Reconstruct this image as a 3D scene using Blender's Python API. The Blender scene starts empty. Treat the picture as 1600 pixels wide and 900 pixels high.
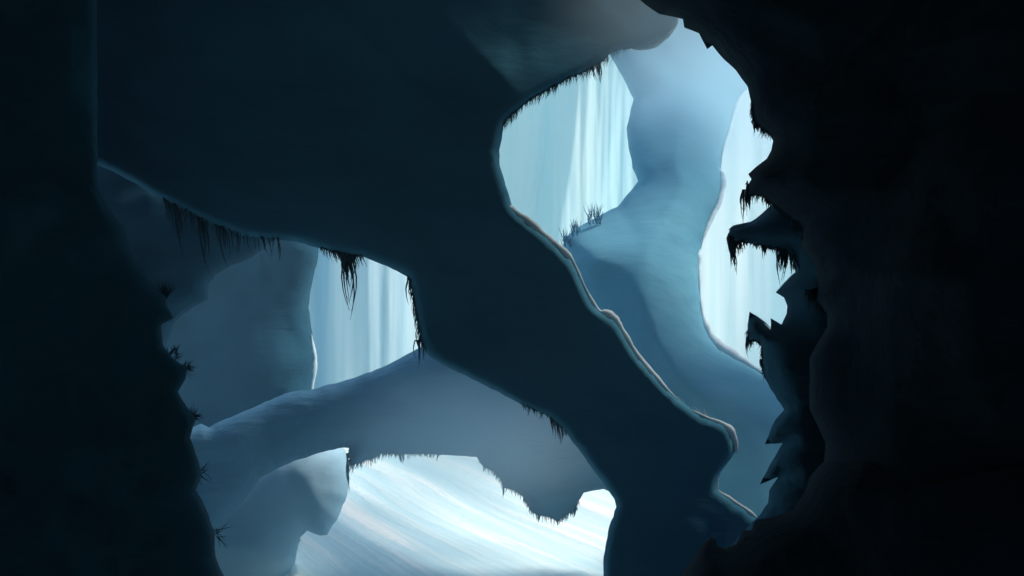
import bpy, math, random
import numpy as np
from mathutils import Vector, noise
from mathutils.geometry import delaunay_2d_cdt

SC = bpy.context.scene
COL = SC.collection
F = 1386.0                      # focal length in picture units (1600 wide)
CZ = 9.0                        # eye height over the snow floor
R = math.radians

# ------------------------------------------------------------------ basics
def at(px, py, y):
    return Vector(((px - 800.0) / F * y, y, CZ - (py - 450.0) / F * y))

def tag(o, label=None, cat=None, group=None, kind=None):
    if label: o['label'] = label
    if cat: o['category'] = cat
    if group: o['group'] = group
    if kind: o['kind'] = kind
    return o

def link(name, verts, faces, mat, parent=None, smooth=True):
    me = bpy.data.meshes.new(name)
    me.from_pydata([tuple(v) for v in verts], [], faces)
    me.validate()
    import bmesh
    bm = bmesh.new(); bm.from_mesh(me)
    bmesh.ops.recalc_face_normals(bm, faces=bm.faces[:])
    bm.to_mesh(me); bm.free()
    if smooth:
        for p in me.polygons: p.use_smooth = True
    me.materials.append(mat)
    o = bpy.data.objects.new(name, me)
    COL.objects.link(o)
    if parent: o.parent = parent
    return o

# ------------------------------------------------------------------ materials
def new_mat(name):
    m = bpy.data.materials.new(name); m.use_nodes = True
    nt = m.node_tree
    return m, nt, nt.nodes['Principled BSDF'], nt.nodes['Material Output']

def rock_mat(name, dark, light, streak=(0.0, 0.0, 0.0), scale=0.5, bump=0.35, rough=0.92, spec=0.15):
    """weathered rock: broad mineral tone patches, drawn-out grain along one direction, small relief"""
    m, nt, b, out = new_mat(name)
    N, L = nt.nodes.new, nt.links.new
    tc = N('ShaderNodeTexCoord')
    mp = N('ShaderNodeMapping'); mp.inputs['Rotation'].default_value = streak
    mp.inputs['Scale'].default_value = (0.16, 1.0, 1.0)
    L(tc.outputs['Object'], mp.inputs['Vector'])
    n1 = N('ShaderNodeTexNoise'); n1.inputs['Scale'].default_value = scale; n1.inputs['Detail'].default_value = 3
    n1.inputs['Roughness'].default_value = 0.5
    n2 = N('ShaderNodeTexNoise'); n2.inputs['Scale'].default_value = scale * 3.2; n2.inputs['Detail'].default_value = 5
    n2.inputs['Roughness'].default_value = 0.55
    L(tc.outputs['Object'], n1.inputs['Vector']); L(mp.outputs['Vector'], n2.inputs['Vector'])
    mx = N('ShaderNodeMath'); mx.operation = 'MULTIPLY_ADD'; mx.inputs[1].default_value = 0.5
    h = N('ShaderNodeMath'); h.operation = 'MULTIPLY'; h.inputs[1].default_value = 0.5
    L(n2.outputs['Fac'], h.inputs[0]); L(n1.outputs['Fac'], mx.inputs[0]); L(h.outputs[0], mx.inputs[2])
    rp = N('ShaderNodeValToRGB')
    rp.color_ramp.elements[0].position = 0.36; rp.color_ramp.elements[0].color = (*dark, 1)
    rp.color_ramp.elements[1].position = 0.64; rp.color_ramp.elements[1].color = (*light, 1)
    L(mx.outputs[0], rp.inputs['Fac']); L(rp.outputs['Color'], b.inputs['Base Color'])
    n3 = N('ShaderNodeTexNoise'); n3.inputs['Scale'].default_value = scale * 5; n3.inputs['Detail'].default_value = 10; n3.inputs['Roughness'].default_value = 0.6
    L(mp.outputs['Vector'], n3.inputs['Vector'])
    bp = N('ShaderNodeBump'); bp.inputs['Strength'].default_value = bump; bp.inputs['Distance'].default_value = 0.25
    L(n3.outputs['Fac'], bp.inputs['Height']); L(bp.outputs['Normal'], b.inputs['Normal'])
    b.inputs['Roughness'].default_value = rough
    b.inputs['Specular IOR Level'].default_value = spec
    return m

def plain_mat(name, col, rough=0.8, spec=0.1, trans=0.0):
    m, nt, b, out = new_mat(name)
    N, L = nt.nodes.new, nt.links.new
    n1 = N('ShaderNodeTexNoise'); n1.inputs['Scale'].default_value = 3.0; n1.inputs['Detail'].default_value = 4
    tc = N('ShaderNodeTexCoord'); L(tc.outputs['Object'], n1.inputs['Vector'])
    rp = N('ShaderNodeValToRGB')
    rp.color_ramp.elements[0].position = 0.3; rp.color_ramp.elements[0].color = (*[c * 0.85 for c in col], 1)
    rp.color_ramp.elements[1].position = 0.7; rp.color_ramp.elements[1].color = (*[min(1, c * 1.1) for c in col], 1)
    L(n1.outputs['Fac'], rp.inputs['Fac']); L(rp.outputs['Color'], b.inputs['Base Color'])
    b.inputs['Roughness'].default_value = rough; b.inputs['Specular IOR Level'].default_value = spec
    if trans > 0:
        t = N('ShaderNodeBsdfTranslucent'); L(rp.outputs['Color'], t.inputs['Color'])
        ms = N('ShaderNodeMixShader'); ms.inputs['Fac'].default_value = trans
        L(b.outputs['BSDF'], ms.inputs[1]); L(t.outputs['BSDF'], ms.inputs[2]); L(ms.outputs['Shader'], out.inputs['Surface'])
    return m

def ice_mat(name, deep, pale, trans=0.5, slant=0.0):
    """frozen curtain: vertical drawn-out bands of clear cyan and milky ice; lets the sun behind it through"""
    m, nt, b, out = new_mat(name)
    N, L = nt.nodes.new, nt.links.new
    tc = N('ShaderNodeTexCoord')
    mp = N('ShaderNodeMapping'); mp.inputs['Rotation'].default_value = (0, slant, 0)
    mp.inputs['Scale'].default_value = (1.0, 0.2, 0.035)
    L(tc.outputs['Object'], mp.inputs['Vector'])
    n1 = N('ShaderNodeTexNoise'); n1.inputs['Scale'].default_value = 0.55; n1.inputs['Detail'].default_value = 2
    n2 = N('ShaderNodeTexNoise'); n2.inputs['Scale'].default_value = 3.0; n2.inputs['Detail'].default_value = 4
    for n in (n1, n2): L(mp.outputs['Vector'], n.inputs['Vector'])
    mx = N('ShaderNodeMix'); mx.data_type = 'FLOAT'; mx.inputs['Factor'].default_value = 0.14
    L(n1.outputs['Fac'], mx.inputs[2]); L(n2.outputs['Fac'], mx.inputs[3])
    rp = N('ShaderNodeValToRGB')
    rp.color_ramp.elements[0].position = 0.38; rp.color_ramp.elements[0].color = (*deep, 1)
    rp.color_ramp.elements[1].position = 0.6; rp.color_ramp.elements[1].color = (*pale, 1)
    L(mx.outputs[0], rp.inputs['Fac']); L(rp.outputs['Color'], b.inputs['Base Color'])
    b.inputs['Roughness'].default_value = 0.55; b.inputs['Specular IOR Level'].default_value = 0.3
    bp = N('ShaderNodeBump'); bp.inputs['Strength'].default_value = 0.15; bp.inputs['Distance'].default_value = 0.4
    L(n2.outputs['Fac'], bp.inputs['Height']); L(bp.outputs['Normal'], b.inputs['Normal'])
    t = N('ShaderNodeBsdfTranslucent'); L(rp.outputs['Color'], t.inputs['Color'])
    ms = N('ShaderNodeMixShader'); ms.inputs['Fac'].default_value = trans
    L(b.outputs['BSDF'], ms.inputs[1]); L(t.outputs['BSDF'], ms.inputs[2]); L(ms.outputs['Shader'], out.inputs['Surface'])
    return m

def floor_mat():
    """wind-swept ice floor: long curved streaks of drifted snow over cyan ice"""
    m, nt, b, out = new_mat('drifted_snow_floor')
    N, L = nt.nodes.new, nt.links.new
    tc = N('ShaderNodeTexCoord')
    wob = N('ShaderNodeTexNoise'); wob.inputs['Scale'].default_value = 0.05; wob.inputs['Detail'].default_value = 1
    L(tc.outputs['Object'], wob.inputs['Vector'])
    va = N('ShaderNodeVectorMath'); va.operation = 'MULTIPLY_ADD'; va.inputs[1].default_value = (2.2, 2.2, 0)
    L(wob.outputs['Color'], va.inputs[0]); L(tc.outputs['Object'], va.inputs[2])
    mp = N('ShaderNodeMapping'); mp.vector_type = 'TEXTURE'
    mp.inputs['Rotation'].default_value = (0, 0, math.atan2(1.0, -0.6))
    mp.inputs['Scale'].default_value = (22.0, 1.0, 1.0)
    L(va.outputs[0], mp.inputs['Vector'])
    n1 = N('ShaderNodeTexNoise'); n1.inputs['Scale'].default_value = 1.25; n1.inputs['Detail'].default_value = 6
    n1.inputs['Roughness'].default_value = 0.6
    L(mp.outputs['Vector'], n1.inputs['Vector'])
    rp = N('ShaderNodeValToRGB')
    e = rp.color_ramp.elements
    e[0].position = 0.40; e[0].color = (0.53, 0.71, 0.74, 1)
    e[1].position = 0.66; e[1].color = (0.88, 0.87, 0.83, 1)
    e2 = e.new(0.54); e2.color = (0.64, 0.76, 0.76, 1)
    L(n1.outputs['Fac'], rp.inputs['Fac']); L(rp.outputs['Color'], b.inputs['Base Color'])
    b.inputs['Roughness'].default_value = 0.7; b.inputs['Specular IOR Level'].default_value = 0.2
    bp = N('ShaderNodeBump'); bp.inputs['Strength'].default_value = 0.3; bp.inputs['Distance'].default_value = 0.3
    L(n1.outputs['Fac'], bp.inputs['Height']); L(bp.outputs['Normal'], b.inputs['Normal'])
    return m

M = {
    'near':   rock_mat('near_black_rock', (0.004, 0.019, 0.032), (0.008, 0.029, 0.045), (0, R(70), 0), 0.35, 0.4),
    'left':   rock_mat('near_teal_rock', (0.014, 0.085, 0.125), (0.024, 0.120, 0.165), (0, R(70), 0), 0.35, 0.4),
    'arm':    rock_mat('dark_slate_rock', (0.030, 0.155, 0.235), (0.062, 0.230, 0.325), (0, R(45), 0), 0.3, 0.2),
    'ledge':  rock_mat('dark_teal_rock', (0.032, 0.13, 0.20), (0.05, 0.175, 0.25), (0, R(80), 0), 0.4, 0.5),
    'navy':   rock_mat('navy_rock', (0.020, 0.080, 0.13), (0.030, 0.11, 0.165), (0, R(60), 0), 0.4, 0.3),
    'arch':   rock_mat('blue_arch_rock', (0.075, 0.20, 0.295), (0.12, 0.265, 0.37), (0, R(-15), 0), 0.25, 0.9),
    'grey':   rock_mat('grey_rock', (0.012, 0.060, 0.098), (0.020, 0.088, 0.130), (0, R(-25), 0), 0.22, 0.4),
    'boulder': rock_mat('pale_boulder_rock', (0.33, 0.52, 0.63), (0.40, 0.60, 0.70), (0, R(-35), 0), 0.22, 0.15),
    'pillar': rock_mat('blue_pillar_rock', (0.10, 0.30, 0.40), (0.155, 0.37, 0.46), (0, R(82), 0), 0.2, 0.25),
    'snow':   plain_mat('packed_snow', (0.74, 0.84, 0.88), 0.7, 0.15, 0.25),
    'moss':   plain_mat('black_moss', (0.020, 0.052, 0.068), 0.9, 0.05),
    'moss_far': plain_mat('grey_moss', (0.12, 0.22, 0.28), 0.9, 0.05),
    'moss_blue': plain_mat('blue_grass', (0.10, 0.26, 0.36), 0.9, 0.05),
    'frost':  plain_mat('frosted_grass', (0.60, 0.66, 0.66), 0.8, 0.1),
    'ice_a':  ice_mat('ice_left', (0.36, 0.56, 0.64), (0.84, 0.90, 0.86), 0.28, R(2)),
    'ice_b':  ice_mat('ice_middle', (0.66, 0.84, 0.83), (0.80, 0.88, 0.83), 0.3, R(6)),
    'ice_c':  ice_mat('ice_right', (0.70, 0.79, 0.76), (0.80, 0.81, 0.77), 0.35, R(0)),
    'floor':  floor_mat(),
}

# ------------------------------------------------------------------ rock solids
def densify(poly, step, jit, rng, frame=True):
    out = []
    n = len(poly)
    for i in range(n):
        a, b = poly[i], poly[(i + 1) % n]
        inside = all(-60 < p[0] < 1660 and -60 < p[1] < 960 for p in (a, b))
        st = step if inside else step * 5
        k = max(1, int(math.hypot(b[0] - a[0], b[1] - a[1]) / st))
        for j in range(k):
            t = j / k
            x, y = a[0] + (b[0] - a[0]) * t, a[1] + (b[1] - a[1]) * t
            if j and inside:
                x += rng.uniform(-jit, jit); y += rng.uniform(-jit, jit)
            out.append((x, y))
    return out

def pip(P, poly):
    x, y = P[:, 0], P[:, 1]
    inside = np.zeros(len(P), bool)
    n = len(poly)
    for i in range(n):
        x1, y1 = poly[i]; x2, y2 = poly[(i + 1) % n]
        if y1 == y2: continue
        c = ((y1 > y) != (y2 > y)) & (x < (x2 - x1) * (y - y1) / (y2 - y1) + x1)
        inside ^= c
    return inside

def edge_dist(P, poly):
    d = np.full(len(P), 1e9)
    n = len(poly)
    for i in range(n):
        a = np.array(poly[i]); b = np.array(poly[(i + 1) % n]); ab = b - a
        l2 = max(ab @ ab, 1e-9)
        t = np.clip(((P - a) @ ab) / l2, 0, 1)
        q = a + t[:, None] * ab
        d = np.minimum(d, np.hypot(P[:, 0] - q[:, 0], P[:, 1] - q[:, 1]))
    return d

def depth_at(ctrl, px, py):
    if isinstance(ctrl, (int, float)): return float(ctrl)
    sw = s = 0.0
    for x, y, Y in ctrl:
        d2 = (x - px) ** 2 + (y - py) ** 2
        w = math.exp(-d2 / (2 * 110.0 ** 2)) + 0.02 * math.exp(-d2 / (2 * 330.0 ** 2)) + 1e-5 / (1 + d2 / 1e5)
        sw += w; s += w * Y
    return s / sw

def rock(name, poly, ctrl, W, T, mat, parent=None, TB=None, step=12, jit=0.8, amp=0.3, nscale=0.35, seed=1, ridge=0.0, ridge_dir=(1, 0, 1), facet=0.0, fscale=0.45):
    """a solid with the given outline: it bulges T metres towards the opening and TB away from it, with rough relief"""
    rng = random.Random(seed)
    TB = T if TB is None else TB
    bd = densify(poly, step, jit, rng)
    bx = [p[0] for p in bd]; by = [p[1] for p in bd]
    pts = []
    x0, x1, y0, y1 = min(bx), max(bx), min(by), max(by)
    fx = np.arange(max(x0, -60), min(x1, 1660), step); fy = np.arange(max(y0, -60), min(y1, 960), step * 0.9)
    g = [(x + (step / 2 if j % 2 else 0) + rng.uniform(-.2, .2) * step, y + rng.uniform(-.2, .2) * step) for j, y in enumerate(fy) for x in fx]
    big = step * 6
    for y in np.arange(y0, y1, big):
        for x in np.arange(x0, x1, big):
            if not (-70 < x < 1670 and -70 < y < 970): g.append((x + rng.uniform(-.2, .2) * big, y + rng.uniform(-.2, .2) * big))
    G = np.array(g)
    G = G[pip(G, bd)]
    d = edge_dist(G, bd)
    G = G[d > step * 0.45]
    vs = [Vector(p) for p in bd] + [Vector((float(a), float(b))) for a, b in G]
    nb = len(bd)
    res = delaunay_2d_cdt(vs, [(i, (i + 1) % nb) for i in range(nb)], [], 1, 1e-4)
    V = np.array([tuple(v) for v in res[0]]); FA = [tuple(f) for f in res[2]]
    D = edge_dist(V, bd)
    on = D < 1e-2
    vf, vb, idx = [], [], []
    rd = Vector(ridge_dir).normalized()
    for i in range(len(V)):
        px, py = V[i]
        Y = depth_at(ctrl, px, py)
        k = min(D[i] / W, 1.0)
        prof = math.sqrt(max(0.0, 1 - (1 - k) ** 2))
        base = at(px, py, Y)
        if on[i]:
            vf.append(base); vb.append(base); continue
        q = base * nscale + Vector((seed * 7.3, seed * 1.7, 0))
        nz = noise.fractal(q, 0.9, 2.1, 4)
        if ridge:
            u = base - rd * base.dot(rd)
            nz += ridge * (1 - 2 * abs(noise.noise((u * 1.6 + rd * base.dot(rd) * 0.22) * nscale * 1.5 + Vector((3, seed, 1)))))
        if facet:
            fp = base * fscale + Vector((seed, 0, 2 * seed)) + 0.12 * noise.noise_vector(base * 0.6)
            dd, cc = noise.voronoi(fp, distance_metric='MANHATTAN')
            d2, c2 = noise.voronoi(fp * 2.3 + Vector((5, 1, seed)), distance_metric='MANHATTAN')
            fc = 0.62 - dd[0] + 0.25 * (0.6 - d2[0])
            nz += facet / max(amp, 1e-3) * fc
        fade = min(1.0, D[i] / 60.0)
        t = T * prof + amp * nz * fade
        vf.append(at(px, py, max(0.6, Y - max(t, 0.02 * T * prof))))
        vb.append(at(px, py, Y + max(0.02, TB * prof + amp * 0.5 * noise.noise(q * 1.3) * fade)))
    n = len(V); verts = list(vf); mp = list(range(n))
    for i in range(n):
        if not on[i]:
            mp[i] = len(verts); verts.append(vb[i])
    faces = list(FA) + [tuple(mp[i] for i in reversed(f)) for f in FA if not all(on[i] for i in f)]
    return link(name, verts, faces, mat, parent)

def ribbon(name, pts, mat, parent=None, flat=0.55, sub=6, wob=0.3, seed=3):
    """snow lying along an edge: pts = (px, py, Y, half width in px); a tapered rounded roll with an uneven outline"""
    P = []
    n = len(pts)
    for i in range(n - 1):
        p0 = pts[max(i - 1, 0)]; p1 = pts[i]; p2 = pts[i + 1]; p3 = pts[min(i + 2, n - 1)]
        for j in range(sub):
            t = j / sub
            P.append(tuple(0.5 * (2 * p1[k] + (p2[k] - p0[k]) * t + (2 * p0[k] - 5 * p1[k] + 4 * p2[k] - p3[k]) * t * t
                                  + (3 * p1[k] - p0[k] - 3 * p2[k] + p3[k]) * t ** 3) for k in range(4)))
    P.append(pts[-1])
    verts, faces, S = [], [], 10
    rng = random.Random(seed)
    for i, p in enumerate(P):
        a = P[max(i - 1, 0)]; b = P[min(i + 1, len(P) - 1)]
        tx, ty = b[0] - a[0], b[1] - a[1]; l = math.hypot(tx, ty) or 1
        nx, ny = ty / l, -tx / l
        w = max(0.15, p[3]) * (1 + wob * (1.6 * noise.noise(Vector((p[0] * .05, p[1] * .05, seed))) + rng.uniform(-.3, .3)))
        m = p[2] / F
        for k in range(S):
            th = 2 * math.pi * k / S
            c = at(p[0] + nx * w * math.cos(th), p[1] + ny * w * math.cos(th), p[2])
            c.y += math.sin(th) * w * m * 1.6 * flat / 0.55
            verts.append(c)
    for i in range(len(P) - 1):
        for k in range(S):
            faces.append((i * S + k, i * S + (k + 1) % S, (i + 1) * S + (k + 1) % S, (i + 1) * S + k))
    faces.append(tuple(range(S))); faces.append(tuple((len(P) - 1) * S + k for k in range(S)))
    return link(name, verts, faces, mat, parent)

# ------------------------------------------------------------------ hanging moss and grass
def strands(name, lines, mat, seed=1):
    """lines = list of ((px,py,Y) root, (dx,dy) px tip offset, half width px, curl px)"""
    rng = random.Random(seed)
    verts, faces = [], []
    for (px, py, Y), (dx, dy), w, curl in lines:
        K = 5; base = len(verts)
        dz = rng.uniform(-0.10, 0.10) * (Y / 14)
        for j in range(K + 1):
            t = j / K
            x = px + dx * t + curl * math.sin(math.pi * t) + (rng.uniform(-.5, .5) if 0 < j < K else 0)
            y = py + dy * t
            c = at(x, y, Y); c.y += dz * t
            r = w * (1 - 0.88 * t ** 1.4) * Y / F
            for k in range(3):
                th = 2 * math.pi * k / 3 + px
                verts.append(c + Vector((r * math.cos(th), r * math.sin(th), 0)) if abs(dy) > abs(dx) * .7
                             else c + Vector((0, r * math.cos(th), r * math.sin(th))))
        for j in range(K):
            for k in range(3):
                a = base + j * 3 + k; b = base + j * 3 + (k + 1) % 3
                faces.append((a, b, b + 3, a + 3))
        faces.append((base, base + 1, base + 2)); faces.append((base + K * 3, base + K * 3 + 1, base + K * 3 + 2))
    return link(name, verts, faces, mat, smooth=False)

def along(pl, t):
    L = [math.hypot(pl[i + 1][0] - pl[i][0], pl[i + 1][1] - pl[i][1]) for i in range(len(pl) - 1)]
    s = t * sum(L)
    for i, l in enumerate(L):
        if s <= l or i == len(L) - 1:
            u = s / l if l else 0
            return pl[i][0] + (pl[i + 1][0] - pl[i][0]) * u, pl[i][1] + (pl[i + 1][1] - pl[i][1]) * u
        s -= l

def fringe(label, pl, Y, n, lmin, lmax, mat='moss', longs=(), lean=0.0, w=1.2, seed=1, group='moss fringes hanging from the rock', spread=2.5, up=False, name='hanging_moss', cat='moss', peak=None):
    """a clump rooted along the polyline pl; longs = (px, py, length, dx, n strands) ropes of several strands"""
    rng = random.Random(seed * 13 + 5)
    Ys = (lambda x, y: Y) if isinstance(Y, (int, float)) else (lambda x, y: depth_at(Y, x, y))
    ls = []
    s = -1 if up else 1
    for i in range(int(n * 1.7)):
        t = rng.random()
        x, y = along(pl, t)
        ln = lmin + (lmax - lmin) * rng.random() ** 2.2
        ln *= 0.55 + 0.45 * noise.noise(Vector((t * 6, seed, 0))) + 0.35
        if peak: ln *= 0.35 + 0.9 * math.exp(-((t - peak) / 0.22) ** 2)
        y0 = y - s * rng.uniform(1.5, 5)
        ls.append(((x, y0, Ys(x, y) - rng.uniform(0, .15)), (lean * ln + rng.uniform(-spread, spread), s * max(3, ln)), w * rng.uniform(.35, 0.95), rng.uniform(-.16, .16) * ln))
    for (x, y, ln, dx, k) in longs:
        for j in range(int(k * 1.6)):
            f = 1 if j == 0 else rng.uniform(.3, .95)
            ox = rng.uniform(-1, 1) * (2 + k * 0.45)
            ls.append(((x + ox, y - s * 4, Ys(x, y) - rng.uniform(0, .1)), (dx * f - ox * 0.8 * f, s * ln * f), w * rng.uniform(.8, 1.5), rng.uniform(-.10, .10) * ln))
    o = strands(name, ls, M[mat], seed)
    return tag(o, label, cat, group)

def tuft(label, px, py, Y, n, ln, a0, a1, mat, seed, group, w=1.1, name='grass_tuft', base=5):
    rng = random.Random(seed * 31 + 7)
    ls = []
    for i in range(n):
        a = R(rng.uniform(a0, a1)); l = ln * rng.uniform(.45, 1.0)
        ls.append(((px + rng.uniform(-base, base), py + rng.uniform(-base, base), Y - rng.uniform(0, .08)), (math.cos(a) * l, -math.sin(a) * l), w * rng.uniform(.7, 1.2), rng.uniform(-2, 2)))
    return tag(strands(name, ls, M[mat], seed), label, 'grass', group)

# ------------------------------------------------------------------ the cave
fl = lambda Y: 450 + F * (CZ + 0.3) / Y           # picture row of the snow floor at distance Y

# ceiling that comes down as a leaning limb
ARM_D = [(-300, -300, 14.0), (100, 150, 14.4), (300, 250, 14.3), (450, 200, 14.4), (700, 100, 14.4), (800, 250, 14.4), (640, 450, 14.5), (820, 520, 14.7),
         (950, 500, 14.8), (1000, 700, 14.7), (1120, 760, 14.6), (1000, 900, 14.4), (1000, 1300, 14.4), (880, 60, 14.5), (960, 60, 14.9), (1010, 40, 15.4), (1040, 40, 15.8), (1060, -60, 15.8), (800, -300, 14.4), (300, -900, 13.6), (1300, -900, 14)]
ARM = [(-1500, -1300), (800, -1300), (1060, -500), (1105, -160), (1090, -30), (1064, 22), (1058, 38), (1046, 54), (1026, 68), (1008, 74), (985, 76), (966, 78), (952, 85),
       (940, 98), (915, 112), (893, 120), (860, 138), (830, 155), (805, 175), (788, 190), (785, 210), (780, 235), (781, 260), (790, 290), (801, 325),
       (830, 350), (860, 375), (895, 408), (910, 440), (925, 470), (937, 485), (960, 497), (975, 520), (1000, 560), (1030, 595), (1058, 622), (1085, 643), (1110, 655),
       (1130, 662), (1143, 675), (1150, 700), (1140, 720), (1126, 738), (1122, 765), (1150, 785), (1184, 810), (1230, 850), (1260, 1000), (1250, 1340), (900, 1340), (935, 1000),
       (943, 900), (943, 870), (950, 830), (963, 792), (960, 780), (943, 755), (910, 710), (880, 670), (855, 650), (820, 635), (760, 603), (690, 569), (670, 556),
       (658, 535), (650, 490), (643, 450), (637, 433), (605, 416), (570, 402), (540, 397), (500, 388), (460, 377), (430, 374), (380, 369), (330, 350), (280, 325), (230, 298),
       (190, 275), (152, 257), (100, 240), (-100, 235), (-400, 260), (-1500, 300)]
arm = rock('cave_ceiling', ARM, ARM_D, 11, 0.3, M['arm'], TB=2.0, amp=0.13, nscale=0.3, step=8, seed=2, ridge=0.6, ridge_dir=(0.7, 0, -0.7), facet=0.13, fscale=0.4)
tag(arm, 'dark slate cave ceiling sweeping down into a thick leaning limb edged with thin snow', 'cave ceiling', kind='thing')
ad = lambda x, y: depth_at(ARM_D, x, y)
def rim(pts): return [(x, y, ad(x, y) - .04, w * 1.4) for x, y, w in pts]
ribbon('snow_cap', rim([(752, 305, .3), (775, 316, 2), (800, 328, 4.5), (830, 350, 4.5), (860, 376, 4.5), (880, 392, 4), (896, 410, 1.8), (910, 440, 1.6), (925, 470, 1.6), (936, 486, 2.0), (948, 490, 5), (960, 498, 4.5),
                        (975, 521, 3.4), (1000, 561, 3.4), (1030, 596, 3), (1050, 616, 1.2), (1060, 624, .3)]), M['snow'], arm)
ribbon('snow_cap', rim([(1080, 640, .4), (1105, 653, 2), (1128, 662, 3), (1142, 675, 4.5), (1149, 693, 3.5), (1150, 710, .4)]), M['snow'], arm, seed=4)
ribbon('snow_cap', rim([(1124, 738, .4), (1121, 752, 1.2), (1122, 766, 1.5), (1135, 776, 2.5), (1155, 789, 3), (1172, 801, 2.5), (1184, 810, .4)]), M['snow'], arm, seed=5)
ribbon('snow_cap', rim([(1057, 22, 2.5), (1053, 40, 4), (1040, 56, 4), (1022, 69, 3.5), (1005, 75, 2.2), (985, 76, .4)]), M['snow'], arm, seed=6)

# left near wall
LW_D = [(-1500, 450, 9.5), (0, 450, 8.5), (150, 200, 9.5), (300, 700, 8.5), (200, 1000, 8), (0, 1300, 7.5), (0, -800, 9)]
LW = [(-2300, -1300), (140, -1300), (150, -60), (152, 100), (152, 257), (155, 300), (172, 330), (195, 358), (203, 390), (222, 420), (243, 452), (258, 462), (262, 480), (272, 497), (252, 507), (255, 540),
      (270, 560), (292, 575), (290, 592), (278, 612), (295, 640), (306, 655), (297, 684), (310, 720), (315, 745), (306, 766), (322, 795), (335, 830), (337, 870), (350, 900), (380, 1000), (520, 2000), (-2300, 2000)]
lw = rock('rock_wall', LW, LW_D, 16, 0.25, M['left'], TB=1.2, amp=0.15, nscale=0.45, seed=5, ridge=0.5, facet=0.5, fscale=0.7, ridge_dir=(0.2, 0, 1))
tag(lw, 'near-black rock wall filling the left edge, with spiky grass on its ragged side', 'rock wall', kind='thing')

# right near wall and the floor ledge below it
RW_D = [(1100, 0, 9), (1250, 300, 8.6), (1300, 600, 8), (1600, 450, 7), (2500, 450, 7), (1300, 900, 7.5)]
RW = [(900, -1300), (960, -150), (1000, 0), (1030, 22), (1067, 30), (1069, 43), (1092, 52), (1105, 77), (1113, 71), (1124, 85), (1150, 110), (1168, 135), (1175, 165), (1177, 190), (1186, 197), (1200, 207), (1208, 220),
      (1205, 235), (1198, 248), (1182, 260), (1169, 272), (1174, 280), (1166, 293), (1166, 306), (1180, 306), (1192, 307), (1205, 319), (1225, 335), (1248, 350), (1253, 385), (1272, 410), (1279, 448), (1260, 455), (1275, 468), (1292, 490),
      (1293, 510), (1278, 535), (1265, 560), (1265, 640), (1290, 692), (1288, 720), (1265, 745), (1250, 800), (1230, 900), (1240, 2000), (3600, 2000), (3600, -1300)]
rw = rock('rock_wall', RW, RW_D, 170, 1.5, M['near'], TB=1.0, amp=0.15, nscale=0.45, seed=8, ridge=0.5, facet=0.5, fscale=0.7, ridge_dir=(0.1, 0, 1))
tag(rw, 'black rock wall filling the right side, its jagged edge against the pale pillar', 'rock wall', kind='thing')

LG = [(1000, 2000), (1040, 960), (1065, 900), (1085, 868), (1098, 850), (1110, 838), (1118, 843), (1120, 852), (1133, 857), (1150, 850), (1160, 829), (1174, 828), (1181, 812), (1205, 808), (1240, 797), (1260, 765), (1275, 738), (1300, 722), (1350, 720), (1420, 760),
      (1600, 725), (1900, 700), (3400, 700), (3400, 2000)]
lg = rock('boulder', LG, [(1100, 900, 7), (1600, 900, 6), (1300, 1900, 6)], 170, 1.2, M['near'], TB=1.6, amp=0.12, nscale=0.5, seed=11, ridge=0.3, facet=0.5, fscale=0.7)
tag(lg, 'black lumpy boulder rising from the lower right corner below the jagged wall', 'boulder')

# jagged ledge behind the right wall
FG_D = 10.8
FG = [(1208, 318), (1190, 334), (1172, 347), (1150, 353), (1141, 357), (1137, 368), (1141, 384), (1155, 379), (1170, 380), (1190, 384), (1205, 390), (1216, 388), (1229, 394), (1237, 402), (1243, 425), (1236, 432), (1224, 445), (1212, 457),
      (1225, 465), (1230, 478), (1229, 490), (1221, 507), (1204, 497), (1204, 515), (1190, 500), (1171, 487), (1168, 508), (1169, 534), (1184, 534), (1191, 544), (1190, 560), (1194, 590), (1204, 608), (1225, 640),
      (1212, 655), (1203, 674), (1195, 694), (1223, 692), (1208, 718), (1187, 757), (1216, 745), (1202, 766), (1200, 786), (1182, 810), (1160, 832), (1130, 870), (1120, 1100), (1090, 1640), (1900, 1640), (1700, 300), (1400, 240), (1260, 280)]
fg = rock('rock_ledge', FG, [(1150, 370, 11.2), (1250, 500, 10.6), (1200, 700, 10.8), (1150, 1000, 10.8), (1600, 600, 10)], 45, 0.6, M['ledge'], TB=1.2, step=9, amp=0.1, nscale=0.6, seed=14, ridge=0.4, facet=0.35, fscale=0.9, ridge_dir=(0.2, 0, 1))
tag(fg, 'dark teal jagged rock ledge with pointed teeth and hanging moss before the pillar', 'rock ledge', kind='thing')
def fr(pts): return [(x, y, 11.0, w) for x, y, w in pts]
ribbon('snow_cap', fr([(1172, 489, .4), (1182, 495, 1.4), (1195, 504, 1.4), (1204, 514, .4)]), M['snow'], fg, seed=7)
ribbon('snow_cap', fr([(1138, 360, .4), (1146, 354, 1.3), (1158, 351, 1.3), (1172, 347, .5)]), M['snow'], fg, seed=8)
ribbon('snow_cap', fr([(1213, 456, .4), (1224, 445, 1.2), (1235, 433, 1.0), (1242, 426, .3)]), M['snow'], fg, seed=9)

# navy lobe under the ceiling at the left
NV = [(60, 140), (330, 180), (470, 330), (440, 366), (428, 376), (412, 388), (395, 402), (360, 415), (338, 428), (326, 445), (325, 467), (290, 488), (272, 505), (256, 545), (225, 580), (150, 640), (20, 640), (-60, 300)]
nv = rock('rock_lobe', NV, 18.6, 110, 1.3, M['navy'], TB=1.6, amp=0.15, nscale=0.4, seed=17, facet=0.4, fscale=.5)
tag(nv, 'dark navy rock lobe in the hollow under the ceiling, behind the long moss strands', 'rock lobe', kind='thing')

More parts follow.
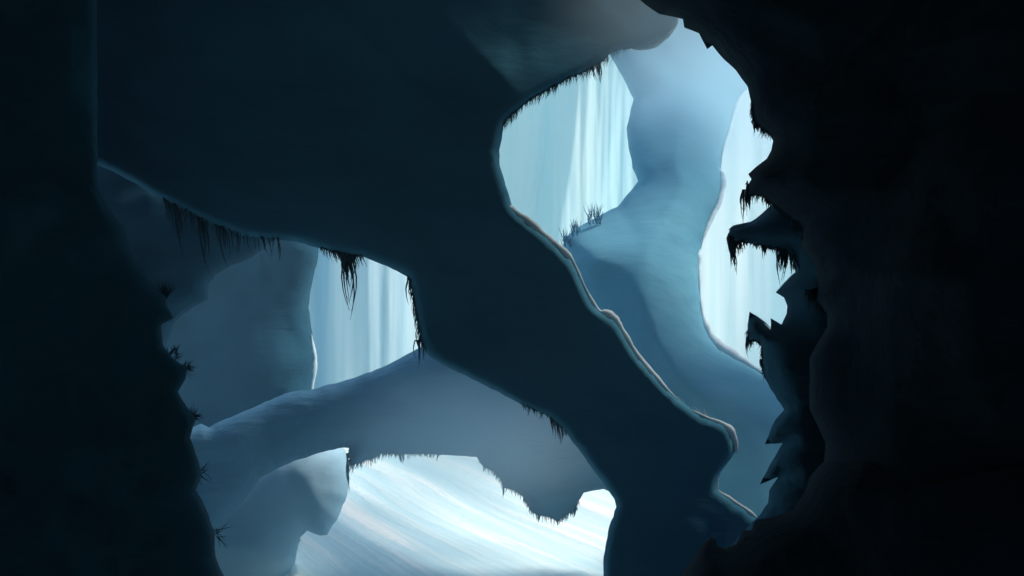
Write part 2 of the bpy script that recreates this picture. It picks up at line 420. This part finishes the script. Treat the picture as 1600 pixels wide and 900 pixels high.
# grey rock behind it
GR = [(300, 300), (470, 330), (498, 380), (497, 402), (490, 432), (485, 455), (482, 480), (486, 510), (491, 535), (495, 555), (491, 590), (486, 620), (478, 680), (430, 760), (410, fl(30)), (60, fl(30)), (40, 500), (180, 330)]
gr = rock('rock_mass', GR, [(250, 450, 34), (480, 500, 31), (480, 700, 30.5), (250, 800, 33)], 150, 2.0, M['grey'], TB=3, amp=0.2, nscale=0.2, step=8, seed=20, ridge=0.3, facet=0.7, fscale=.25, ridge_dir=(0.8, 0, 0.5))
tag(gr, 'blue-grey rounded rock mass left of the left ice curtain, above the arch', 'rock mass', kind='thing')
ribbon('snow_cap', [(487, 522, 30.8, .4), (489, 540, 30.8, 3), (492, 560, 30.8, 3.8), (490, 585, 30.8, 3.4), (487, 608, 30.8, 2.2), (486, 625, 30.8, .5)], M['snow'], gr, seed=10)

# pale boulder on the snow under the arch
BO = [(250, 760), (330, 700), (430, 660), (500, 670), (528, 697), (540, 706), (545, 740), (542, 775), (530, 805), (511, 836), (500, 837), (480, 829), (469, 840), (463, 860), (460, 882), (446, 900), (405, 950), (330, fl(27)), (150, fl(27)), (220, 850)]
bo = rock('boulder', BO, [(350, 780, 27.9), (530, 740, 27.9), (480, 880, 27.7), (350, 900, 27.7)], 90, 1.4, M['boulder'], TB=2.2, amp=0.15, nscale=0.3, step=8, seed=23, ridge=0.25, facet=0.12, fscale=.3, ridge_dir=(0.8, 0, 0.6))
tag(bo, 'pale blue-grey boulder standing on the snow floor below the arch', 'boulder')
ribbon('snow_cap', [(526, 697, 28.0, .5), (535, 708, 28.0, 5), (539, 740, 28.0, 5.5), (538, 770, 28.0, 4.5), (530, 795, 28.0, 3), (518, 822, 28.0, .5)], M['snow'], bo, seed=11)
ribbon('snow_cap', [(470, 842, 28.0, .5), (463, 852, 28.0, 4), (459, 866, 28.0, 4), (457, 882, 28.0, 3), (453, 892, 28.0, .5)], M['snow'], bo, seed=12)

# blue arch
AR_D = [(300, 700, 22.5), (450, 640, 22.8), (640, 580, 22.5), (800, 600, 22.5), (560, 700, 25.5), (700, 690, 25.5), (850, 780, 25.5), (960, 760, 25), (360, 800, 24), (250, 900, 24)]
AR = [(160, 620), (240, 650), (300, 668), (314, 662), (327, 668), (345, 658), (400, 635), (445, 615), (470, 610), (490, 608), (540, 594), (580, 581), (615, 565), (663, 540), (720, 530), (820, 560), (940, 640), (1040, 740), (1090, 900), (1060, fl(24)), (985, fl(24)),
      (1000, 900), (990, 830), (966, 776), (943, 764), (925, 767), (912, 770), (902, 786), (896, 798), (882, 806), (872, 814), (858, 808), (846, 806), (832, 801), (824, 784), (815, 773), (802, 766), (788, 762), (782, 748), (772, 737), (756, 730), (745, 714), (700, 711),
      (660, 709), (628, 710), (600, 707), (583, 716), (565, 722), (549, 728), (546, 700), (530, 700), (505, 706), (460, 720), (428, 735), (405, 748), (387, 775), (355, 804), (342, 820), (325, 860), (310, 960), (300, fl(24)), (60, fl(24)), (80, 700)]
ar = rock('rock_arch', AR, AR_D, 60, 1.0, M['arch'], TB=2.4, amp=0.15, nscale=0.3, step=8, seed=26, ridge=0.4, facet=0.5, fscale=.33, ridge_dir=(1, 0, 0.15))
tag(ar, 'blue-grey natural rock arch spanning the snow floor behind the leaning limb', 'rock arch', kind='thing')

# pillar
PI_D = [(1080, -300, 46), (1080, -100, 42), (1080, 60, 38.5), (1060, 180, 35), (1050, 300, 30.5), (1050, 420, 28), (1050, 560, 26.8), (1150, 640, 26.4), (1200, 800, 25.3), (900, 400, 28.3), (1050, 700, 26.2)]
PL = [(900, -500), (1290, -500), (1240, -100), (1205, 40), (1185, 105), (1168, 137), (1156, 155), (1145, 180), (1139, 205), (1133, 222), (1128, 240), (1127, 262), (1129, 285), (1126, 305), (1118, 325), (1108, 348), (1099, 372), (1094, 395), (1092, 420), (1094, 455), (1096, 485), (1101, 508), (1110, 527),
      (1125, 543), (1148, 557), (1170, 570), (1192, 584), (1230, 604), (1300, 640), (1420, 760), (1450, fl(24)), (1090, fl(24)), (1100, 900), (1075, 780), (1030, 670), (965, 570), (905, 475), (868, 408), (880, 390), (882, 375), (893, 362), (912, 350), (932, 340), (946, 332), (965, 323), (982, 302), (997, 283), (988, 262), (987, 250), (982, 230), (979, 200), (984, 180), (990, 155), (968, 112), (952, 84), (930, 40), (915, -60)]
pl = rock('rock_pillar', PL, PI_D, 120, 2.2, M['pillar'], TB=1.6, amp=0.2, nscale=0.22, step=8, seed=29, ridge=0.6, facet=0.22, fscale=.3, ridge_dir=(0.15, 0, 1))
tag(pl, 'tall pale blue rock pillar flaring at its foot, with bright snow along its right edge', 'rock pillar', kind='thing')
pd = lambda x, y: depth_at(PI_D, x, y) - .1
def pr(pts): return [(x, y, pd(x, y), w * 1.35) for x, y, w in pts]
ribbon('snow_cap', pr([(1087, 335, .4), (1089, 360, 2), (1090, 390, 3.5), (1092, 430, 3.0), (1094, 465, 2.2), (1098, 495, 3.5), (1107, 522, 6), (1120, 540, 8), (1140, 553, 7), (1165, 567, 4.5), (1185, 579, 2.5), (1195, 586, .5)]), M['snow'], pl, seed=13)
ribbon('snow_cap', pr([(1115, 245, .3), (1120, 262, 2.5), (1128, 275, 4.5), (1129, 292, 4.0), (1123, 318, 3.2), (1112, 340, 3.0), (1101, 366, 2.0), (1096, 385, .4)]), M['snow'], pl, seed=14)
ribbon('snow_cap', pr([(1164, 142, .5), (1153, 160, 3), (1146, 180, 3.0), (1139, 208, 2.0), (1131, 232, 1.6), (1127, 255, .4)]), M['snow'], pl, seed=15)

# ------------------------------------------------------------------ ice curtains, floor
def curtain(name, px0, px1, Y, mat, breaks, label, top=25.0, thick=0.9, lean=0.06, seed=1, yaw=0.0, bot=-0.4):
    """hanging ice wall of flat upright folds: breaks = (px at eye level, depth offset)"""
    nx, nz = 160, 26
    X0, X1 = at(px0, 450, Y).x, at(px1, 450, Y).x
    bx = [at(b[0], 450, Y).x for b in breaks]; by = [b[1] for b in breaks]
    vf, vb = [], []
    for j in range(nz + 1):
        for i in range(nx + 1):
            x = X0 + (X1 - X0) * i / nx
            tp = top + 3.5 * noise.fractal(Vector((x * .13, seed, 3)), 1, 2, 3)      # broken upper edge
            z = bot + (tp - bot) * j / nz
            u = x - lean * (z - CZ) + 0.35 * noise.noise(Vector((x * .15, z * .12, seed)))
            off = float(np.interp(u, bx, by))
            y = Y + off + yaw * (x - X0) + 0.25 * noise.fractal(Vector((x * .8, z * .06, seed * 3)), 1, 2, 3)
            vf.append(Vector((x, y, z))); vb.append(Vector((x, y + thick, z)))
    n = (nx + 1) * (nz + 1)
    faces = []
    for j in range(nz):
        for i in range(nx):
            a = j * (nx + 1) + i; b = a + 1; c = a + nx + 2; d = a + nx + 1
            faces.append((a, b, c, d)); faces.append((n + b, n + a, n + d, n + c))
    for i in range(nx):
        faces.append((i, n + i, n + i + 1, i + 1)); t = nz * (nx + 1) + i
        faces.append((t, t + 1, n + t + 1, n + t))
    for j in range(nz):
        a = j * (nx + 1); faces.append((a, a + nx + 1, n + a + nx + 1, n + a))
        a += nx; faces.append((a, n + a, n + a + nx + 1, a + nx + 1))
    o = link(name, vf + vb, faces, mat)
    return tag(o, label, 'ice wall', 'ice curtains at the back of the cave', 'thing')

curtain('ice_curtain', 250, 735, 52, M['ice_a'], [(250, 3), (470, 3.6), (508, 1.6), (540, .6), (560, .6), (574, .5), (604, .9), (616, 1.3), (660, 3.0), (735, 5)],
        'blue-white ribbed ice curtain seen between the grey rock mass and the leaning limb', seed=2, lean=0.02)
curtain('ice_curtain', 715, 1062, 57, M['ice_b'], [(715, 4), (790, 2.6), (808, 1.8), (820, 1.8), (840, 1.0), (862, .6), (880, 1.0), (925, 2.4), (940, 3.2), (985, 4.4), (1062, 6.2)],
        'cyan ice curtain with slanting folds, left of the tall pillar', seed=5, lean=0.16)
curtain('ice_curtain', 1075, 2000, 70, M['ice_c'], [(1075, 1.0), (1110, 2.0), (1150, 4.2), (1180, 5.4), (1210, 7), (1300, 9), (1500, 11), (1700, 8), (2000, 12)],
        'palest ice curtain, right of the tall pillar behind the jagged ledge', seed=8, lean=0.0, top=32)

def ground():
    verts, faces = [], []
    xs = np.concatenate([np.linspace(-140, -34, 18), np.linspace(-32, 32, 129), np.linspace(34, 140, 18)])
    ys = np.concatenate([np.linspace(-80, 8, 18), np.linspace(9, 64, 111), np.linspace(66, 200, 24)])
    dn = Vector((1.0, 0.6, 0)).normalized(); dl = Vector((-0.6, 1.0, 0)).normalized()
    for y in ys:
        for x in xs:
            p = Vector((x, y, 0))
            q = dn * p.dot(dn) * 0.45 + dl * p.dot(dl) * 0.04
            z = 0.32 * noise.fractal(q + Vector((4, 2, 1)), 1, 2, 3) + 0.5 * noise.noise(p * 0.06)
            verts.append((x, y, z - 0.15))
    w = len(xs)
    for j in range(len(ys) - 1):
        for i in range(w - 1):
            a = j * w + i; faces.append((a, a + 1, a + w + 1, a + w))
    return tag(link('snow_ground', verts, faces, M['floor']), kind='structure')
ground()

def shell():
    """the chamber the view is taken from: rock all round, with an unseen opening added far behind for fill light"""
    verts, faces = [], []
    NS, NY = 48, 14
    for j in range(NY + 1):
        y = 13.0 - 30.0 * j / NY
        r0 = 15.5 * (1 - max(0, (j - 9) / (NY - 9)) ** 2 * 0.62)
        for k in range(NS):
            a = 2 * math.pi * k / NS
            n = 1 + 0.12 * noise.fractal(Vector((math.cos(a) * 1.6, y * .15, math.sin(a) * 1.6)), 1, 2, 3)
            for_r = r0 * n
            verts.append((math.cos(a) * for_r, y, CZ - 0.5 + math.sin(a) * for_r * 0.85))
    inner = len(verts)
    for j in range(NY):
        for k in range(NS):
            a = j * NS + k; b = j * NS + (k + 1) % NS
            faces.append((a, b, b + NS, a + NS))
    o = link('cave_shell', verts, faces, M['near'])
    sm = o.modifiers.new('thick', 'SOLIDIFY'); sm.thickness = 1.5; sm.offset = 1
    return tag(o, kind='structure')
shell()

def sun_blocker():
    """unseen rock added at right to block sun; cleft and window let patches in"""
    verts, faces = [], []
    ys = np.linspace(8.5, 33, 60); zs = np.linspace(-0.6, 1.0, 60)
    for y in ys:
        top = float(np.interp(y, [8, 15.4, 15.8, 18.0, 18.4, 26.6, 27.3, 30, 31, 33], [64, 62, 6, 6, 38, 38, 12, 14, 12, 5])) + 1.0 * noise.noise(Vector((y * .5, 3, 1)))
        for k in range(60):
            z = -0.6 + (top + .6) * k / 59
            n = noise.fractal(Vector((2, y * .25, z * .25)), 1, 2, 4)
            verts.append((14.3 + 0.05 * z + 0.7 * n, y, z))
    for j in range(59):
        for k in range(59):
            a = j * 60 + k
            y, z = verts[a][1], verts[a][2]
            if ((y - 20.9) / 3.4) ** 4 + ((z - 13.5) / 10.0) ** 4 + 0.5 * noise.noise(Vector((y * .6, z * .4, 5))) < 1: continue
            faces.append((a, a + 1, a + 61, a + 60))
    o = link('sun_blocker', verts, faces, M['ledge'])
    sm = o.modifiers.new('thick', 'SOLIDIFY'); sm.thickness = 1.4; sm.offset = 0
    tag(o, kind='structure')
sun_blocker()

# ------------------------------------------------------------------ moss and grass
fringe('long dark moss strands hanging from the ceiling across the navy lobe', [(250, 306), (290, 328), (340, 352), (440, 372)], ARM_D, 130, 8, 52, longs=[(275, 330, 75, 12, 3), (310, 340, 96, 16, 4), (345, 352, 70, 14, 3), (262, 316, 45, 4, 4)], lean=.16, seed=1, w=1.5)
fringe('black moss rope trailing over the left ice curtain from the ceiling', [(500, 388), (535, 397), (566, 401)], ARM_D, 95, 6, 26, longs=[(528, 395, 35, 14, 9), (536, 398, 62, 11, 10), (543, 400, 104, 4, 9)], lean=.25, seed=2, w=1.3)
fringe('dark moss fringe down the right side of the left ice curtain', [(637, 433), (643, 450), (650, 490), (657, 534), (664, 548)], ARM_D, 75, 8, 30, longs=[(646, 470, 45, 5, 3), (652, 535, 46, 0, 3), (641, 440, 40, -2, 3)], lean=0, seed=3, w=1.3)
fringe('thin moss fringe under the limb, above the right haunch of the arch', [(815, 633), (835, 642), (857, 651), (885, 678)], ARM_D, 34, 6, 20, longs=[(862, 656, 36, 4, 4), (873, 668, 32, 3, 3), (848, 648, 12, -8, 3)], lean=.15, seed=4, w=1.2)
fringe('short moss fringe along the ceiling edge over the cyan ice curtain', [(786, 196), (805, 176), (830, 156), (860, 139), (893, 121)], ARM_D, 190, 4, 20, lean=-.12, seed=5, w=1.0)
fringe('moss clump with one long tip at the top of the cyan ice curtain', [(893, 121), (915, 113), (940, 99), (950, 88)], ARM_D, 80, 5, 24, longs=[(934, 104, 32, 4, 7), (928, 108, 22, 4, 6)], lean=.05, seed=6, w=.9)
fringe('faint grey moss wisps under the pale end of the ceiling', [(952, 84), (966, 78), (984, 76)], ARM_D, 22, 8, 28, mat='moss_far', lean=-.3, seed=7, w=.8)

fringe('black moss beard on the right wall above the upper notch', [(1174, 160), (1176, 188), (1188, 198), (1204, 212)], 8.7, 90, 5, 17, longs=[(1178, 192, 24, 1, 5), (1183, 197, 14, 1, 4)], seed=8, w=1.2)
fringe('black moss curtain on the right wall with one long strand over the ice', [(1168, 285), (1166, 305), (1180, 306), (1196, 311), (1204, 319)], 8.6, 75, 5, 22, longs=[(1166, 300, 55, -2, 7), (1172, 306, 28, -2, 6)], seed=9, w=1.4)
fringe('black moss fringe of the right wall over the top of the jagged ledge', [(1206, 320), (1226, 336), (1250, 352), (1254, 375)], 8.4, 75, 5, 18, lean=.2, seed=10, w=1.3)
fringe('moss beard at the outer tip of the jagged ledge', [(1138, 368), (1141, 382), (1152, 380), (1162, 380)], 10.9, 80, 8, 28, longs=[(1144, 384, 38, 1, 9), (1147, 384, 50, 3, 5), (1141, 372, 26, 1, 6)], lean=.05, seed=11, w=1.3)
fringe('short ragged moss under the middle of the jagged ledge', [(1160, 380), (1175, 382), (1192, 386), (1214, 390)], 10.9, 70, 4, 12, longs=[(1194, 387, 23, 0, 6)], seed=12, w=1.2)
fringe('long pointed moss tail under the jagged ledge, beside the shelf with snow', [(1214, 389), (1222, 391), (1230, 395)], 10.7, 45, 6, 24, longs=[(1222, 392, 60, -4, 10), (1225, 393, 38, -3, 8)], seed=13, w=1.3)
fringe('thin moss fringe lining the inner curve of the jagged ledge', [(1230, 394), (1237, 402), (1242, 420)], 10.7, 45, 5, 18, longs=[(1237, 402, 34, 2, 5)], seed=14, w=1.1)
fringe('moss strand hanging below the lower tooth of the jagged ledge', [(1168, 520), (1170, 533), (1184, 534), (1191, 542)], 10.8, 55, 4, 14, longs=[(1171, 530, 34, 0, 6)], seed=15, w=1.2)
fringe('moss drip on the jagged ledge just above the pillar foot', [(1190, 545), (1191, 565), (1195, 588)], 10.8, 50, 5, 20, longs=[(1191, 565, 26, -2, 6)], seed=16, w=1.1)
fringe('black moss tongue of the right wall over the middle of the jagged ledge', [(1258, 454), (1268, 462), (1292, 490)], 8.3, 60, 6, 24, longs=[(1262, 456, 34, 2, 4)], seed=17, w=1.3)

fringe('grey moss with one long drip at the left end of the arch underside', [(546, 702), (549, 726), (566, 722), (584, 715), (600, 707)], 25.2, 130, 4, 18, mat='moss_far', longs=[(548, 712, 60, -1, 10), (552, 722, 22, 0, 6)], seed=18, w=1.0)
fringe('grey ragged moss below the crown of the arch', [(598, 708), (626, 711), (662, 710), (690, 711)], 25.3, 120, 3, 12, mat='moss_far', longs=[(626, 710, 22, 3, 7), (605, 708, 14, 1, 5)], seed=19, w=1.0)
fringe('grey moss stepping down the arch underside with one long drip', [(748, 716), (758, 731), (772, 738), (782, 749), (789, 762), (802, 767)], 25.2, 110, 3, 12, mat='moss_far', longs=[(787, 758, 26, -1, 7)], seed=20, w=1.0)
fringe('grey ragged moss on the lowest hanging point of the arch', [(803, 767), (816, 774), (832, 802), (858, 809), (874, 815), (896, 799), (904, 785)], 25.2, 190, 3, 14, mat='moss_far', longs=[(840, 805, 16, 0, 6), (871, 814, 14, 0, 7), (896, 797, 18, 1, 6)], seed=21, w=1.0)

GL = 'grass tufts on the left wall'
tuft('dark grass tuft against the navy lobe', 255, 464, 9.0, 30, 34, 40, 110, 'moss', 31, GL)
tuft('row of spiky grass where the left wall meets the grey rock mass', 268, 556, 9.0, 34, 15, 30, 110, 'moss', 32, GL, base=10)
tuft('fan of spiky grass on the upper bump beside the grey rock mass', 288, 577, 9.0, 26, 19, -50, 70, 'moss', 33, GL)
tuft('fan of spiky grass on the left wall at the arch top', 299, 652, 9.0, 30, 21, -40, 120, 'moss', 34, GL, base=6)
tuft('few bent grass blades on the left wall beside the arch foot', 311, 740, 9.0, 10, 22, -75, 60, 'moss', 35, GL, base=6)
tuft('sparse grass blades low on the left wall beside the pale boulder', 333, 835, 9.0, 14, 30, -110, 110, 'moss', 36, GL, base=8)
GP = 'blue grass on the pillar shoulder'
tuft('lowest blue grass clump on the pillar shoulder, next to the limb', 886, 380, 27.9, 34, 22, 65, 115, 'moss_blue', 37, GP, w=.8, base=7)
tuft('middle blue grass clump on the pillar shoulder', 900, 362, 28.0, 30, 20, 70, 110, 'moss_blue', 38, GP, w=.8, base=7)
tuft('tallest blue grass clump high on the pillar shoulder', 929, 344, 28.4, 46, 24, 60, 115, 'moss_blue', 39, GP, w=.8, base=10)
fr_ = [(1056, 624), (1075, 638), (1095, 650), (1112, 656)]
fringe('pale frosted grass on the upper edge of the leaning limb', fr_, [(1056, 624, 14.9), (1112, 656, 15)], 46, 5, 22, mat='frost', lean=-.45, seed=41, up=True, group='frosted grass on the limb', name='grass_tuft', cat='grass', w=.7)

# ------------------------------------------------------------------ air, light, camera
def haze(density):
    x0, x1, y0, y1, z0, z1 = -150, 150, -90, 210, -2.5, 45
    v = [(x, y, z) for x in (x0, x1) for y in (y0, y1) for z in (z0, z1)]
    f = [(0, 1, 3, 2), (4, 6, 7, 5), (0, 4, 5, 1), (2, 3, 7, 6), (0, 2, 6, 4), (1, 5, 7, 3)]
    m = bpy.data.materials.new('haze_air'); m.use_nodes = True
    nt = m.node_tree
    nt.nodes.remove(nt.nodes['Principled BSDF'])
    pv = nt.nodes.new('ShaderNodeVolumePrincipled')
    pv.inputs['Color'].default_value = (0.55, 0.86, 1.0, 1); pv.inputs['Density'].default_value = density
    pv.inputs['Anisotropy'].default_value = 0.2
    nt.links.new(pv.outputs['Volume'], nt.nodes['Material Output'].inputs['Volume'])
    o = link('haze', [Vector(p) for p in v], f, m, smooth=False)
    return tag(o, kind='stuff')
haze(0.004)

def mist(loc, size, peak, seed):
    """a bank of freezing mist hanging in the air: thickest in the middle, thinning out unevenly"""
    import bmesh
    bm = bmesh.new(); bmesh.ops.create_icosphere(bm, subdivisions=3, radius=1.0)
    me = bpy.data.meshes.new('mist'); bm.to_mesh(me); bm.free()
    m = bpy.data.materials.new('mist_bank'); m.use_nodes = True
    nt = m.node_tree; N, L = nt.nodes.new, nt.links.new
    nt.nodes.remove(nt.nodes['Principled BSDF'])
    tc = N('ShaderNodeTexCoord')
    ln = N('ShaderNodeVectorMath'); ln.operation = 'LENGTH'; L(tc.outputs['Object'], ln.inputs[0])
    mr = N('ShaderNodeMapRange'); mr.interpolation_type = 'SMOOTHERSTEP'
    mr.inputs['From Min'].default_value = 1.0; mr.inputs['From Max'].default_value = 0.0
    mr.inputs['To Min'].default_value = 0.0; mr.inputs['To Max'].default_value = peak
    L(ln.outputs['Value'], mr.inputs['Value'])
    pv = N('ShaderNodeVolumePrincipled')
    pv.inputs['Color'].default_value = (0.74, 0.92, 1.0, 1); pv.inputs['Anisotropy'].default_value = 0.1
    L(mr.outputs['Result'], pv.inputs['Density']); L(pv.outputs['Volume'], nt.nodes['Material Output'].inputs['Volume'])
    me.materials.append(m)
    o = bpy.data.objects.new('mist', me); COL.objects.link(o)
    o.location = loc; o.scale = size
    return tag(o, kind='stuff')
mist(at(1120, 130, 31.5), (5.5, 4.0, 6.0), 0.24, 1)
mist(at(1015, 25, 14.3), (2.3, 1.3, 1.5), 0.5, 3)
mist(at(735, 685, 21.3), (4.4, 2.6, 2.6), 0.3, 2)

SUN_EL, SUN_AZ = 50.0, 82.0            # height, and angle from straight ahead towards the right
w = bpy.data.worlds.new('World'); SC.world = w; w.use_nodes = True
nt = w.node_tree; bg = nt.nodes['Background']
sky = nt.nodes.new('ShaderNodeTexSky'); sky.sky_type = 'NISHITA'; sky.sun_disc = False
sky.sun_elevation = R(SUN_EL); sky.sun_rotation = R(SUN_AZ)
nt.links.new(sky.outputs['Color'], bg.inputs['Color']); bg.inputs['Strength'].default_value = 0.055

sl = bpy.data.lights.new('sun', 'SUN'); sl.energy = 1.5; sl.angle = R(11); sl.color = (1.0, 0.93, 0.83)
so = bpy.data.objects.new('sun', sl); COL.objects.link(so)
d = Vector((math.sin(R(SUN_AZ)) * math.cos(R(SUN_EL)), math.cos(R(SUN_AZ)) * math.cos(R(SUN_EL)), math.sin(R(SUN_EL))))
so.rotation_euler = d.to_track_quat('Z', 'Y').to_euler()

cam = bpy.data.cameras.new('camera'); co = bpy.data.objects.new('camera', cam); COL.objects.link(co)
cam.sensor_width = 36.0; cam.lens = 36.0 * F / 1600.0; cam.clip_start = 0.05; cam.clip_end = 1000
co.location = (0, 0, CZ); co.rotation_euler = (R(90), 0, 0)
SC.camera = co

vs = SC.view_settings
vs.view_transform = 'Standard'; vs.look = 'None'; vs.gamma = 1; vs.use_curve_mapping = False; vs.exposure = 1.9
cy = SC.cycles
cy.use_denoising = True
cy.max_bounces = 8; cy.diffuse_bounces = 5; cy.volume_bounces = 3; cy.transmission_bounces = 4
